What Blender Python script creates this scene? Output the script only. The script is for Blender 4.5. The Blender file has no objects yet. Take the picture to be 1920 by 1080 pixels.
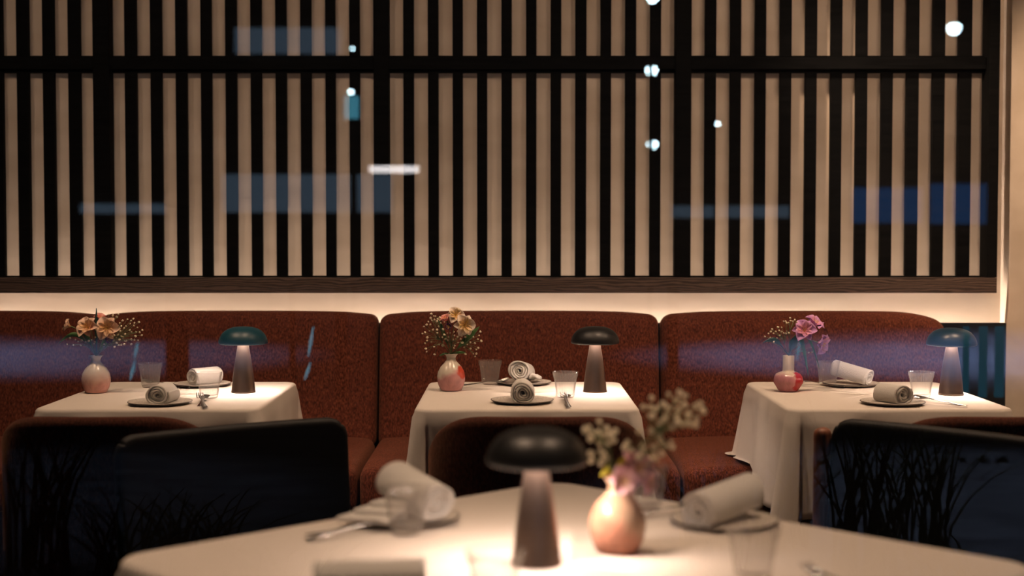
import bpy, bmesh, math, random
from mathutils import Vector, Matrix
random.seed(7)
PI = math.pi
sc = bpy.context.scene
COL = sc.collection

# ------------------------------------------------------------------ camera
FPX = 2667.0
CAM_Z = 1.299
PITCH = math.atan(103 / FPX)
cam_d = bpy.data.cameras.new('camera')
cam = bpy.data.objects.new('camera', cam_d)
COL.objects.link(cam)
cam.location = (0, 0, CAM_Z)
cam.rotation_euler = (PI / 2 - PITCH, 0, 0)
cam_d.sensor_width = 36
cam_d.lens = 36 * FPX / 1920
cam_d.clip_start = 0.05
cam_d.dof.use_dof = True
cam_d.dof.focus_distance = 4.9
cam_d.dof.aperture_fstop = 2.0
sc.camera = cam

# ------------------------------------------------------------------ world, exposure
w = bpy.data.worlds.new('night'); sc.world = w; w.use_nodes = True
w.node_tree.nodes['Background'].inputs[0].default_value = (0.05, 0.09, 0.16, 1)
w.node_tree.nodes['Background'].inputs[1].default_value = 0.05
sc.view_settings.view_transform = 'Standard'
sc.view_settings.look = 'None'
sc.view_settings.exposure = 0.0
sc.view_settings.gamma = 1
sc.view_settings.use_curve_mapping = False
sc.cycles.use_denoising = True
sc.cycles.max_bounces = 10
sc.cycles.transparent_max_bounces = 24
sc.cycles.sample_clamp_indirect = 4
sc.cycles.caustics_reflective = False
sc.cycles.caustics_refractive = False

def area_light(name, loc, size, power, color, rot=(0, 0, 0), size_y=None, spread=None):
    l = bpy.data.lights.new(name, 'AREA'); l.energy = power; l.color = color
    l.size = size
    if size_y: l.shape = 'RECTANGLE'; l.size_y = size_y
    if spread: l.spread = spread
    o = bpy.data.objects.new(name, l); COL.objects.link(o); o.location = loc; o.rotation_euler = rot
    return o

def spot_light(name, loc, target, power, color, angle, blend=0.6, radius=0.04):
    l = bpy.data.lights.new(name, 'SPOT'); l.energy = power; l.color = color
    l.spot_size = angle; l.spot_blend = blend; l.shadow_soft_size = radius
    o = bpy.data.objects.new(name, l); COL.objects.link(o); o.location = loc
    d = Vector(target) - Vector(loc)
    o.rotation_euler = d.to_track_quat('-Z', 'Y').to_euler()
    return o

WARM = (1.0, 0.67, 0.44)
# ceiling downlights of the dining room (fixtures built further down); the front two are added fill
DOWNLIGHTS = [(-1.7, 4.32, 70, 95, 'at the far left'), (-0.55, 4.32, 70, 95, 'left of the middle table'), (0.7, 4.32, 84, 95, 'right of the middle table'),
              (1.75, 4.32, 92, 95, 'at the right wall'), (-0.6, 2.5, 115, 56, 'added as fill over the left of the foreground table'), (0.75, 2.5, 105, 56, 'added as fill over the right of the foreground table')]
for (x, y, p, an, wh) in DOWNLIGHTS:
    spot_light('downlight_lamp', (x, y, 2.93), (x * 0.95, y + (0.3 if an > 60 else -0.1), 0.8), p, WARM, math.radians(an), 0.9, 0.05)
spot_light('corner_fill_spot', (0.5, 5.2, 2.9), (2.1, 6.0, 1.35), 200, WARM, math.radians(46), 1.0, 0.08)  # unseen spot added to brighten the right wall and its corner
# unseen fill spots added to brighten the slatted wall
for (x, p) in ((-2.2, 42), (-1.1, 45), (0.0, 50), (1.1, 66), (1.8, 66)):
    spot_light('wall_fill_spot', (x, 2.9, 2.9), (x * 1.05, 6.1, 1.75), p, (1, 0.68, 0.47), math.radians(62), 1.0, 0.12)

# ------------------------------------------------------------------ helpers
def ray(px, py):
    u = (px - 960) / FPX; v = (540 - py) / FPX
    return Vector((u, math.cos(PITCH) + v * math.sin(PITCH), -math.sin(PITCH) + v * math.cos(PITCH)))
def at_z(px, py, z):            # the point of the level z seen at a pixel of the photograph
    r = ray(px, py); t = (z - CAM_Z) / r.z
    return Vector((0, 0, CAM_Z)) + r * t
def at_y(px, py, y):
    r = ray(px, py); return Vector((0, 0, CAM_Z)) + r * (y / r.y)

class B:
    """collects shapes in one bmesh"""
    def __init__(s): s.bm = bmesh.new()
    def grid(s, rows, close_u=False, close_v=False, mat=0):
        vs = [[s.bm.verts.new(p) for p in r] for r in rows]
        nu, nv = len(vs), len(vs[0])
        for i in range(nu if close_u else nu - 1):
            for j in range(nv if close_v else nv - 1):
                a, b = vs[i][j], vs[(i + 1) % nu][j]
                c, d = vs[(i + 1) % nu][(j + 1) % nv], vs[i][(j + 1) % nv]
                try:
                    f = s.bm.faces.new((a, b, c, d)); f.material_index = mat
                except ValueError: pass
        return vs
    def cap(s, ring, mat=0, flip=False):
        try:
            f = s.bm.faces.new(list(reversed(ring)) if flip else ring); f.material_index = mat
        except ValueError: pass
    def lathe(s, prof, n=48, c=(0, 0, 0), mat=0, fn=None, caps=(False, False)):
        rows = []
        for (r, z) in prof:
            row = []
            for k in range(n):
                a = 2 * PI * k / n
                rr = fn(r, z, a) if fn else r
                row.append((c[0] + rr * math.cos(a), c[1] + rr * math.sin(a), c[2] + z))
            rows.append(row)
        vs = s.grid(rows, close_v=True, mat=mat)
        if caps[0]: s.cap(vs[0], mat, True)
        if caps[1]: s.cap(vs[-1], mat)
        return s
    def tube(s, pts, rad, n=6, mat=0):
        pts = [Vector(p) for p in pts]
        rows = []
        prev = None
        for i, p in enumerate(pts):
            t = (pts[min(i + 1, len(pts) - 1)] - pts[max(i - 1, 0)])
            if t.length < 1e-9: t = Vector((0, 0, 1))
            t.normalize()
            a = Vector((0, 0, 1)) if abs(t.z) < 0.9 else Vector((1, 0, 0))
            if prev is not None: a = prev
            x = (a - t * a.dot(t)).normalized(); prev = x
            y = t.cross(x)
            r = rad[i] if isinstance(rad, (list, tuple)) else rad
            rows.append([p + (x * math.cos(2 * PI * k / n) + y * math.sin(2 * PI * k / n)) * r for k in range(n)])
        vs = s.grid(rows, close_v=True, mat=mat)
        s.cap(vs[0], mat, True); s.cap(vs[-1], mat)
        return s
    def box(s, x0, x1, y0, y1, z0, z1, mat=0, bev=0):
        v = [s.bm.verts.new((x, y, z)) for x in (x0, x1) for y in (y0, y1) for z in (z0, z1)]
        fs = []
        for q in ((0, 1, 3, 2), (4, 6, 7, 5), (0, 4, 5, 1), (2, 3, 7, 6), (0, 2, 6, 4), (1, 5, 7, 3)):
            f = s.bm.faces.new([v[k] for k in q]); f.material_index = mat; fs.append(f)
        if bev:
            es = {e for f in fs for e in f.edges}
            bmesh.ops.bevel(s.bm, geom=list(es), offset=bev, segments=2, affect='EDGES', profile=0.6)
        return s
    def rbox(s, sx, sy, sz, r, fn=None, seg=4, mid=10, mat=0):
        """rounded box about the origin, dense enough to be bent by fn"""
        def ax(h, n):
            k = [-(h - r) - r * math.cos(PI / 2 * i / seg) for i in range(seg)]
            inner = [-(h - r) + 2 * (h - r) * i / n for i in range(n + 1)]
            return k + inner + [-q for q in reversed(k)]
        hx, hy, hz = sx / 2, sy / 2, sz / 2
        nx, ny, nz = [max(2, min(40, int(mid * q / max(sx, sy, sz)))) for q in (sx, sy, sz)]
        X, Y, Z = ax(hx, nx), ax(hy, ny), ax(hz, nz)
        cache = {}
        def V(x, y, z):
            key = (round(x, 6), round(y, 6), round(z, 6))
            if key in cache: return cache[key]
            q = Vector((max(-hx + r, min(hx - r, x)), max(-hy + r, min(hy - r, y)), max(-hz + r, min(hz - r, z))))
            d = Vector((x, y, z)) - q
            p = q + d.normalized() * r if d.length > 1e-9 else q
            if fn: p = Vector(fn(p.x, p.y, p.z))
            cache[key] = s.bm.verts.new(p); return cache[key]
        def face(A, Bx, mk, flip):
            for i in range(len(A) - 1):
                for j in range(len(Bx) - 1):
                    q = [mk(A[i], Bx[j]), mk(A[i + 1], Bx[j]), mk(A[i + 1], Bx[j + 1]), mk(A[i], Bx[j + 1])]
                    if flip: q.reverse()
                    try:
                        f = s.bm.faces.new(q); f.material_index = mat
                    except ValueError: pass
        face(X, Y, lambda a, b: V(a, b, hz), False); face(X, Y, lambda a, b: V(a, b, -hz), True)
        face(X, Z, lambda a, b: V(a, -hy, b), False); face(X, Z, lambda a, b: V(a, hy, b), True)
        face(Y, Z, lambda a, b: V(hx, a, b), False); face(Y, Z, lambda a, b: V(-hx, a, b), True)
        return s
    def build(s, name, mats, parent=None, smooth=True, loc=None, rot=None):
        me = bpy.data.meshes.new(name)
        bmesh.ops.recalc_face_normals(s.bm, faces=s.bm.faces[:])
        s.bm.to_mesh(me); s.bm.free()
        for m in (mats if isinstance(mats, (list, tuple)) else [mats]): me.materials.append(m)
        if smooth: 
            for p in me.polygons: p.use_smooth = True
        o = bpy.data.objects.new(name, me); COL.objects.link(o)
        if parent is not None: o.parent = parent
        if loc is not None: o.location = loc
        if rot is not None: o.rotation_euler = rot
        return o

def thing(name, label, cat, loc=(0, 0, 0), rz=0.0, group=None):
    o = bpy.data.objects.new(name, None); COL.objects.link(o)
    o.empty_display_size = 0.05
    o.location = loc; o.rotation_euler = (0, 0, rz)
    return tag(o, label, cat, group)
def tag(o, label, cat, group=None):
    o['label'] = label; o['category'] = cat
    if group: o['group'] = group
    return o
def struct(o):
    o['kind'] = 'structure'; return o
def copy_tree(o, parent=None):
    c = o.copy(); COL.objects.link(c); c.parent = parent
    for ch in list(o.children): copy_tree(ch, c)
    return c
def place(root, label, loc, rz=0.0):
    root.location = loc; root.rotation_euler = (0, 0, rz); root['label'] = label
    return root

# ------------------------------------------------------------------ materials
def mat(name, base=(0.5, 0.5, 0.5), rough=0.5, metal=0.0, spec=0.5, **kw):
    m = bpy.data.materials.new(name); m.use_nodes = True
    b = m.node_tree.nodes['Principled BSDF']
    b.inputs['Base Color'].default_value = (*base, 1)
    b.inputs['Roughness'].default_value = rough
    b.inputs['Metallic'].default_value = metal
    b.inputs['Specular IOR Level'].default_value = spec
    for k, v in kw.items(): b.inputs[k.replace('_', ' ')].default_value = v
    return m
def nd(m, t, **kw):
    n = m.node_tree.nodes.new(t)
    for k, v in kw.items():
        if k in n.inputs: n.inputs[k].default_value = v
        else: setattr(n, k, v)
    return n
def lk(m, a, b): m.node_tree.links.new(a, b)
def bsdf(m): return m.node_tree.nodes['Principled BSDF']
def coords(m, scale=(1, 1, 1), kind='Object'):
    tc = nd(m, 'ShaderNodeTexCoord'); mp = nd(m, 'ShaderNodeMapping'); mp.inputs['Scale'].default_value = scale
    lk(m, tc.outputs[kind], mp.inputs['Vector']); return mp.outputs[0]
def noise_color(m, c1, c2, scale, stretch=(1, 1, 1), detail=3, lo=0.35, hi=0.65, kind='Object', dist=0.0):
    n = nd(m, 'ShaderNodeTexNoise'); n.inputs['Scale'].default_value = scale; n.inputs['Detail'].default_value = detail
    n.inputs['Distortion'].default_value = dist
    lk(m, coords(m, stretch, kind), n.inputs['Vector'])
    r = nd(m, 'ShaderNodeValToRGB'); r.color_ramp.elements[0].position = lo; r.color_ramp.elements[1].position = hi
    r.color_ramp.elements[0].color = (*c1, 1); r.color_ramp.elements[1].color = (*c2, 1)
    lk(m, n.outputs['Fac'], r.inputs[0]); lk(m, r.outputs[0], bsdf(m).inputs['Base Color'])
    return n, r
def bump(m, fac_out, strength=0.3, dist=0.002):
    b = nd(m, 'ShaderNodeBump'); b.inputs['Strength'].default_value = strength; b.inputs['Distance'].default_value = dist
    lk(m, fac_out, b.inputs['Height']); lk(m, b.outputs[0], bsdf(m).inputs['Normal'])

M = {}
M['plaster'] = mat('plaster', (0.74, 0.62, 0.50), 0.9, spec=0.2)
n, r = noise_color(M['plaster'], (0.66, 0.545, 0.43), (0.78, 0.66, 0.54), 2.2, (1, 1, 3), 5)
bump(M['plaster'], n.outputs['Fac'], 0.25, 0.01)
M['paper'] = mat('wall_panelling', (0.6, 0.48, 0.37), 0.9, spec=0.2)
M['dark_wood'] = mat('dark_stained_oak', (0.012, 0.011, 0.011), 0.75, spec=0.08)
n, r = noise_color(M['dark_wood'], (0.0022, 0.0026, 0.0032), (0.0065, 0.0068, 0.0075), 3.0, (1.5, 20, 20), 6, 0.3, 0.7, dist=0.6)
bump(M['dark_wood'], n.outputs['Fac'], 0.25, 0.002)
M['grain_wood'] = mat('brown_stained_oak', (0.06, 0.035, 0.025), 0.55, spec=0.3)
wv = nd(M['grain_wood'], 'ShaderNodeTexWave'); wv.wave_type = 'BANDS'; wv.bands_direction = 'Z'
wv.inputs['Scale'].default_value = 22; wv.inputs['Distortion'].default_value = 14; wv.inputs['Detail'].default_value = 3; wv.inputs['Detail Scale'].default_value = 0.8
lk(M['grain_wood'], coords(M['grain_wood'], (0.22, 1, 1.4)), wv.inputs['Vector'])
rr = nd(M['grain_wood'], 'ShaderNodeValToRGB'); rr.color_ramp.elements[0].color = (0.045, 0.031, 0.026, 1); rr.color_ramp.elements[1].color = (0.125, 0.084, 0.068, 1)
rr.color_ramp.elements[0].position = 0.2; rr.color_ramp.elements[1].position = 0.9
lk(M['grain_wood'], wv.outputs['Fac'], rr.inputs[0]); lk(M['grain_wood'], rr.outputs[0], bsdf(M['grain_wood']).inputs['Base Color'])
bump(M['grain_wood'], wv.outputs['Fac'], 0.3, 0.001)

def fabric(name, c1, c2, c3, sheen=0.25):
    m = mat(name, c2, 0.95, spec=0.15)
    n, r = noise_color(m, c1, c3, 230, (1, 1, 0.35), 4, 0.34, 0.68)
    e = r.color_ramp.elements.new(0.5); e.color = (*c2, 1)
    bump(m, n.outputs['Fac'], 0.6, 0.003)
    bsdf(m).inputs['Sheen Weight'].default_value = sheen
    bsdf(m).inputs['Sheen Roughness'].default_value = 0.5
    bsdf(m).inputs['Sheen Tint'].default_value = (1.0, 0.5, 0.3, 1)
    return m
M['rust'] = fabric('rust_boucle', (0.045, 0.012, 0.007), (0.115, 0.030, 0.017), (0.22, 0.066, 0.035), 0.15)
M['brown_fabric'] = fabric('brown_chair_fabric', (0.035, 0.012, 0.008), (0.075, 0.022, 0.014), (0.13, 0.042, 0.025), 0.2)
M['black_leather'] = mat('black_leather', (0.012, 0.011, 0.011), 0.55, spec=0.3)
M['walnut'] = mat('walnut', (0.16, 0.055, 0.03), 0.4)
noise_color(M['walnut'], (0.16, 0.055, 0.03), (0.32, 0.12, 0.065), 14, (6, 6, 0.6), 5)
M['cloth'] = mat('white_tablecloth', (0.74, 0.67, 0.605), 0.85, spec=0.2)
n = nd(M['cloth'], 'ShaderNodeTexNoise'); n.inputs['Scale'].default_value = 5; n.inputs['Detail'].default_value = 4
lk(M['cloth'], coords(M['cloth']), n.inputs['Vector']); bump(M['cloth'], n.outputs['Fac'], 0.2, 0.02)
M['towel'] = mat('terry_towel', (0.74, 0.71, 0.67), 0.95, spec=0.1)
n = nd(M['towel'], 'ShaderNodeTexNoise'); n.inputs['Scale'].default_value = 420; n.inputs['Detail'].default_value = 3
lk(M['towel'], coords(M['towel']), n.inputs['Vector']); bump(M['towel'], n.outputs['Fac'], 0.7, 0.003)
M['floor'] = mat('dark_floor', (0.02, 0.015, 0.012), 0.45)
M['ceiling'] = mat('dark_ceiling', (0.03, 0.026, 0.024), 0.9)
M['black_lacquer'] = mat('black_lacquer', (0.004, 0.008, 0.012), 0.3, spec=0.4)
M['black_metal'] = mat('black_powder_coat', (0.007, 0.007, 0.007), 0.42, spec=0.5)
M['petrol_metal'] = mat('petrol_powder_coat', (0.007, 0.055, 0.082), 0.4, spec=0.5)
M['teal_sheen_black'] = mat('black_coat_teal_reflection', (0.006, 0.035, 0.052), 0.35, spec=0.5)  # black shade with a teal reflection mixed into its colour
M['bronze'] = mat('brushed_bronze', (0.26, 0.185, 0.15), 0.30, 0.9)
n = nd(M['bronze'], 'ShaderNodeTexNoise'); n.inputs['Scale'].default_value = 60; n.inputs['Detail'].default_value = 3
lk(M['bronze'], coords(M['bronze'], (1, 1, 0.05)), n.inputs['Vector']); bump(M['bronze'], n.outputs['Fac'], 0.12, 0.001)
M['steel'] = mat('polished_steel', (0.62, 0.60, 0.57), 0.16, 1.0)
M['stoneware'] = mat('speckled_stoneware', (0.45, 0.41, 0.37), 0.35)
noise_color(M['stoneware'], (0.36, 0.32, 0.28), (0.68, 0.62, 0.55), 190, (1, 1, 1), 4, 0.36, 0.52)
M['stone_rim'] = mat('dark_glazed_edge', (0.07, 0.055, 0.045), 0.4)
M['green'] = mat('leaf_green', (0.045, 0.13, 0.03), 0.5)
noise_color(M['green'], (0.03, 0.09, 0.02), (0.07, 0.19, 0.04), 30)
M['yellow_green'] = mat('yellow_green_leaf', (0.55, 0.48, 0.04), 0.55)
M['dark_green'] = mat('dark_leaf', (0.02, 0.07, 0.055), 0.45)
M['stem'] = mat('stem_green', (0.12, 0.15, 0.06), 0.6)
M['blossom'] = mat('cream_blossom', (0.88, 0.78, 0.58), 0.8)
M['pollen'] = mat('yellow_stamen', (0.7, 0.42, 0.08), 0.7)
def petal_mat(name, edge, mid, streak):
    m = mat(name, edge, 0.65, spec=0.3)
    # petal meshes run from 0 (throat) to 1 (tip) along their uv-like attribute 'len'
    a = nd(m, 'ShaderNodeAttribute'); a.attribute_name = 'len'
    r = nd(m, 'ShaderNodeValToRGB')
    r.color_ramp.elements[0].color = (*mid, 1); r.color_ramp.elements[1].color = (*edge, 1)
    r.color_ramp.elements[0].position = 0.1; r.color_ramp.elements[1].position = 0.65
    lk(m, a.outputs['Fac'], r.inputs[0])
    n = nd(m, 'ShaderNodeTexNoise'); n.inputs['Scale'].default_value = 160
    lk(m, coords(m, (1, 1, 0.3)), n.inputs['Vector'])
    t = nd(m, 'ShaderNodeMath', operation='GREATER_THAN'); t.inputs[1].default_value = 0.62
    lk(m, n.outputs['Fac'], t.inputs[0])
    mx = nd(m, 'ShaderNodeMix', data_type='RGBA'); 
    lk(m, t.outputs[0], mx.inputs[0]); lk(m, r.outputs[0], mx.inputs[6]); mx.inputs[7].default_value = (*streak, 1)
    lk(m, mx.outputs[2], bsdf(m).inputs['Base Color'])
    bsdf(m).inputs['Subsurface Weight'].default_value = 0.0
    return m
M['peach_petal'] = petal_mat('peach_petal', (0.88, 0.62, 0.48), (0.86, 0.52, 0.24), (0.70, 0.34, 0.22))
M['cream_petal'] = petal_mat('cream_petal', (0.88, 0.74, 0.62), (0.85, 0.56, 0.15), (0.75, 0.48, 0.32))
M['pink_petal'] = petal_mat('coral_petal', (0.85, 0.42, 0.36), (0.7, 0.16, 0.12), (0.6, 0.14, 0.12))
M['lilac_petal'] = petal_mat('lilac_petal', (0.66, 0.34, 0.66), (0.72, 0.30, 0.32), (0.42, 0.13, 0.36))
M['blush_petal'] = petal_mat('blush_petal', (0.86, 0.52, 0.58), (0.85, 0.60, 0.50), (0.75, 0.38, 0.48))
M['plum_petal'] = mat('plum_petal', (0.10, 0.02, 0.10), 0.6)

def marble_glaze(name, top, bottom, patch, level, angle=0.0, patch_at=None, soft=0.02):
    """cream glaze above, pink below a slanted wavy line, a red patch"""
    m = mat(name, bottom, 0.24, spec=0.5)
    tc = nd(m, 'ShaderNodeTexCoord'); sp = nd(m, 'ShaderNodeSeparateXYZ'); lk(m, tc.outputs['Object'], sp.inputs[0])
    n = nd(m, 'ShaderNodeTexNoise'); n.inputs['Scale'].default_value = 22; n.inputs['Detail'].default_value = 4; n.inputs['Distortion'].default_value = 1.2
    lk(m, tc.outputs['Object'], n.inputs['Vector'])
    def math_(op, a, b):
        q = nd(m, 'ShaderNodeMath', operation=op)
        for i, v in enumerate((a, b)):
            if isinstance(v, (int, float)): q.inputs[i].default_value = v
            else: lk(m, v, q.inputs[i])
        return q.outputs[0]
    h = math_('ADD', math_('SUBTRACT', sp.outputs[2], math_('MULTIPLY', sp.outputs[0], math.tan(angle))), math_('MULTIPLY', math_('SUBTRACT', n.outputs['Fac'], 0.5), 0.035))
    f = math_('MULTIPLY', math_('SUBTRACT', h, level - soft / 2), 1 / soft)
    cl = nd(m, 'ShaderNodeClamp'); lk(m, f, cl.inputs[0])
    # mottled pink
    r = nd(m, 'ShaderNodeValToRGB'); r.color_ramp.elements[0].position = 0.35; r.color_ramp.elements[1].position = 0.65
    r.color_ramp.elements[0].color = (*[c * 0.8 for c in bottom], 1); r.color_ramp.elements[1].color = (*[min(1, c * 1.12) for c in bottom], 1)
    lk(m, n.outputs['Fac'], r.inputs[0])
    mx = nd(m, 'ShaderNodeMix', data_type='RGBA'); lk(m, cl.outputs[0], mx.inputs[0]); lk(m, r.outputs[0], mx.inputs[6]); mx.inputs[7].default_value = (*top, 1)
    out = mx.outputs[2]
    if patch_at:
        vd = nd(m, 'ShaderNodeVectorMath', operation='DISTANCE'); lk(m, tc.outputs['Object'], vd.inputs[0]); vd.inputs[1].default_value = patch_at[:3]
        g = math_('ADD', vd.outputs['Value'], math_('MULTIPLY', math_('SUBTRACT', n.outputs['Fac'], 0.5), 0.05))
        f2 = math_('MULTIPLY', math_('SUBTRACT', patch_at[3], g), 120)
        c2 = nd(m, 'ShaderNodeClamp'); lk(m, f2, c2.inputs[0])
        m2 = nd(m, 'ShaderNodeMix', data_type='RGBA'); lk(m, c2.outputs[0], m2.inputs[0]); lk(m, out, m2.inputs[6]); m2.inputs[7].default_value = (*patch, 1)
        out = m2.outputs[2]
    lk(m, out, bsdf(m).inputs['Base Color'])
    return m
M['vase_a'] = marble_glaze('cream_and_pink_glaze', (0.70, 0.62, 0.48), (0.72, 0.36, 0.30), (0.75, 0.30, 0.2), 0.052, 0.1, None, 0.05)
M['vase_b'] = marble_glaze('rose_and_red_glaze', (0.68, 0.60, 0.50), (0.66, 0.32, 0.32), (0.60, 0.07, 0.035), 0.062, 0.45, (0.045, -0.02, 0.068, 0.030))
M['vase_c'] = marble_glaze('rose_and_red_facets', (0.72, 0.60, 0.42), (0.62, 0.26, 0.28), (0.45, 0.012, 0.012), 0.058, -0.05, (0.045, -0.03, 0.035, 0.046))
M['vase_d'] = marble_glaze('peach_glaze', (0.64, 0.43, 0.29), (0.74, 0.34, 0.23), (0.85, 0.30, 0.2), 0.062, -0.7, None, 0.03)

def thin_glass(name, tint, rough, frost=0.0, boost=1.0, ior=1.5, frost_col=(0.9, 0.86, 0.82)):
    m = bpy.data.materials.new(name); m.use_nodes = True; nt = m.node_tree; nt.nodes.clear()
    out = nd(m, 'ShaderNodeOutputMaterial'); tr = nd(m, 'ShaderNodeBsdfTransparent'); tr.inputs[0].default_value = (*tint, 1)
    gl = nd(m, 'ShaderNodeBsdfGlossy'); gl.inputs['Roughness'].default_value = rough; gl.inputs['Color'].default_value = (1, 1, 1, 1)
    lw = nd(m, 'ShaderNodeLayerWeight'); lw.inputs['Blend'].default_value = 0.5
    pw = nd(m, 'ShaderNodeMath', operation='POWER'); pw.inputs[1].default_value = 5.0; lk(m, lw.outputs['Facing'], pw.inputs[0])
    fr = nd(m, 'ShaderNodeMath', operation='MULTIPLY_ADD'); fr.inputs[1].default_value = 0.957; fr.inputs[2].default_value = 0.043; lk(m, pw.outputs[0], fr.inputs[0])
    mu = nd(m, 'ShaderNodeMath', operation='MULTIPLY'); mu.inputs[1].default_value = boost; mu.use_clamp = True
    lk(m, fr.outputs[0], mu.inputs[0])
    mx = nd(m, 'ShaderNodeMixShader'); lk(m, mu.outputs[0], mx.inputs[0]); lk(m, gl.outputs[0], mx.inputs[2])
    if frost:
        df = nd(m, 'ShaderNodeBsdfTranslucent'); df.inputs[0].default_value = (*frost_col, 1)
        d2 = nd(m, 'ShaderNodeBsdfDiffuse'); d2.inputs[0].default_value = (*frost_col, 1)
        ad = nd(m, 'ShaderNodeMixShader'); ad.inputs[0].default_value = 0.5; lk(m, df.outputs[0], ad.inputs[1]); lk(m, d2.outputs[0], ad.inputs[2])
        m1 = nd(m, 'ShaderNodeMixShader'); m1.inputs[0].default_value = frost
        lk(m, tr.outputs[0], m1.inputs[1]); lk(m, ad.outputs[0], m1.inputs[2]); lk(m, m1.outputs[0], mx.inputs[1])
    else: lk(m, tr.outputs[0], mx.inputs[1])
    lk(m, mx.outputs[0], out.inputs[0]); return m
M['tumbler'] = thin_glass('ribbed_clear_glass', (0.985, 0.98, 0.975), 0.09, 0.065, 1.15)
M['pane'] = thin_glass('window_glass', (0.98, 0.985, 0.985), 0.0, 0.0, 1.0)

def emit(name, col, strength):
    m = bpy.data.materials.new(name); m.use_nodes = True; nt = m.node_tree; nt.nodes.clear()
    out = nd(m, 'ShaderNodeOutputMaterial'); e = nd(m, 'ShaderNodeEmission'); e.inputs[0].default_value = (*col, 1); e.inputs[1].default_value = strength
    lk(m, e.outputs[0], out.inputs[0]); return m
M['led'] = emit('warm_led', (1.0, 0.77, 0.62), 210)
M['lamp_led'] = emit('lamp_led', (1.0, 0.75, 0.61), 140)
M['down_led'] = emit('downlight_led', (1.0, 0.75, 0.5), 6)

# ------------------------------------------------------------------ the room
WALL_Y = 6.10; RIGHT_X = 2.096; LEFT_X = -4.2; WIN_Y = 1.25; CEIL_Z = 3.0
struct(B().box(LEFT_X - 0.1, RIGHT_X + 0.1, WIN_Y, WALL_Y + 0.1, -0.08, 0).build('floor', M['floor'], smooth=False))
struct(B().box(LEFT_X - 0.1, RIGHT_X + 0.1, WIN_Y, WALL_Y + 0.1, CEIL_Z, CEIL_Z + 0.1).build('ceiling', M['ceiling'], smooth=False))
struct(B().box(LEFT_X - 0.1, RIGHT_X + 0.1, WALL_Y, WALL_Y + 0.1, 0, CEIL_Z).build('wall_back', M['plaster'], smooth=False))
struct(B().box(RIGHT_X, RIGHT_X + 0.1, WIN_Y, WALL_Y, 0, CEIL_Z).build('wall_right', M['plaster'], smooth=False))
struct(B().box(LEFT_X - 0.1, LEFT_X, WIN_Y, WALL_Y, 0, CEIL_Z).build('wall_left', M['plaster'], smooth=False))
# low dark panel standing off the back wall, the LED strip hides behind it
PANEL_TOP = at_y(1840, 605, 6.03).z
struct(B().box(LEFT_X, RIGHT_X, 6.02, 6.045, 0, PANEL_TOP, bev=0.003).build('trim_1', M['black_lacquer'], smooth=False))
ls = thing('light_strip', 'warm hidden light strip behind the banquette glowing up the back wall', 'light strip', (0, 6.072, PANEL_TOP - 0.15))
B().box(LEFT_X + 0.02, RIGHT_X - 0.01, -0.008, 0.008, 0, 0.006).build('diffuser', M['led'], ls, False)
B().box(LEFT_X + 0.02, RIGHT_X - 0.01, -0.012, 0.012, -0.012, -0.001).build('channel', M['black_metal'], ls, False)

for i, (x, y, p, an, wh) in enumerate(DOWNLIGHTS):
    t = thing('downlight', 'round recessed warm ceiling downlight ' + wh, 'light', (x, y, CEIL_Z), 0, 'recessed ceiling downlights')
    B().lathe([(0.035, -0.02), (0.05, -0.004), (0.05, 0.0), (0.03, 0.0)], 24).build('trim_ring', M['black_metal'], t)
    B().lathe([(0.032, -0.006), (0.0005, -0.006)], 24).build('diffuser', M['down_led'], t)

# shop window: pane in a dark frame, seen through by the camera on the pavement
win = struct(B().box(-2.6, 2.0, WIN_Y - 0.004, WIN_Y + 0.004, 0.10, 2.72).build('window_1', M['pane'], smooth=False))
fr = B()
for (a, b, c, d) in ((-2.68, -2.6, 0.0, 2.8), (2.0, 2.08, 0.0, 2.8), (-2.6, 2.0, 0.0, 0.10), (-2.6, 2.0, 2.72, 2.8)):
    fr.box(a, b, WIN_Y - 0.05, WIN_Y + 0.05, c, d)
fr.build('window_frame', M['black_metal'], win, False)
ft = B(); ft.box(LEFT_X - 0.1, -2.68, WIN_Y - 0.1, WIN_Y, 0, CEIL_Z + 0.1); ft.box(2.08, RIGHT_X + 0.1, WIN_Y - 0.1, WIN_Y, 0, CEIL_Z + 0.1); ft.box(-2.68, 2.08, WIN_Y - 0.1, WIN_Y, 2.8, CEIL_Z + 0.1)
struct(ft.build('wall_front', M['black_lacquer'], smooth=False))

# ------------------------------------------------------------------ slatted screen on the back wall
FRONT_Y = 5.97; SL0, SL1 = 6.042, 6.068
scr = thing('slatted_screen', 'large dark wooden slatted screen mounted over the pale back wall', 'screen', (0, FRONT_Y, 1.05))
def zf(py, y=FRONT_Y): return at_y(960, py, y).z - 1.05
def xs(px, y=SL0): return (px - 960) / FPX * y
SCR_TOP = CEIL_Z - 1.05 - 0.01; SCR_L = -4.15
z_b0, z_b1 = zf(549.5), zf(520.5)
XR = (1870.0 - 960) / FPX * FRONT_Y
XRI = (1851 - 960) / FPX * FRONT_Y
B().box(SCR_L, XR, 0, SL1 - FRONT_Y, z_b0, z_b1, bev=0.002).build('frame_board', M['grain_wood'], scr, False)
B().box(XRI, XR, 0.0, SL1 - FRONT_Y, z_b1 + 0.001, SCR_TOP, bev=0.002).build('frame_board', M['dark_wood'], scr, False)
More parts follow.
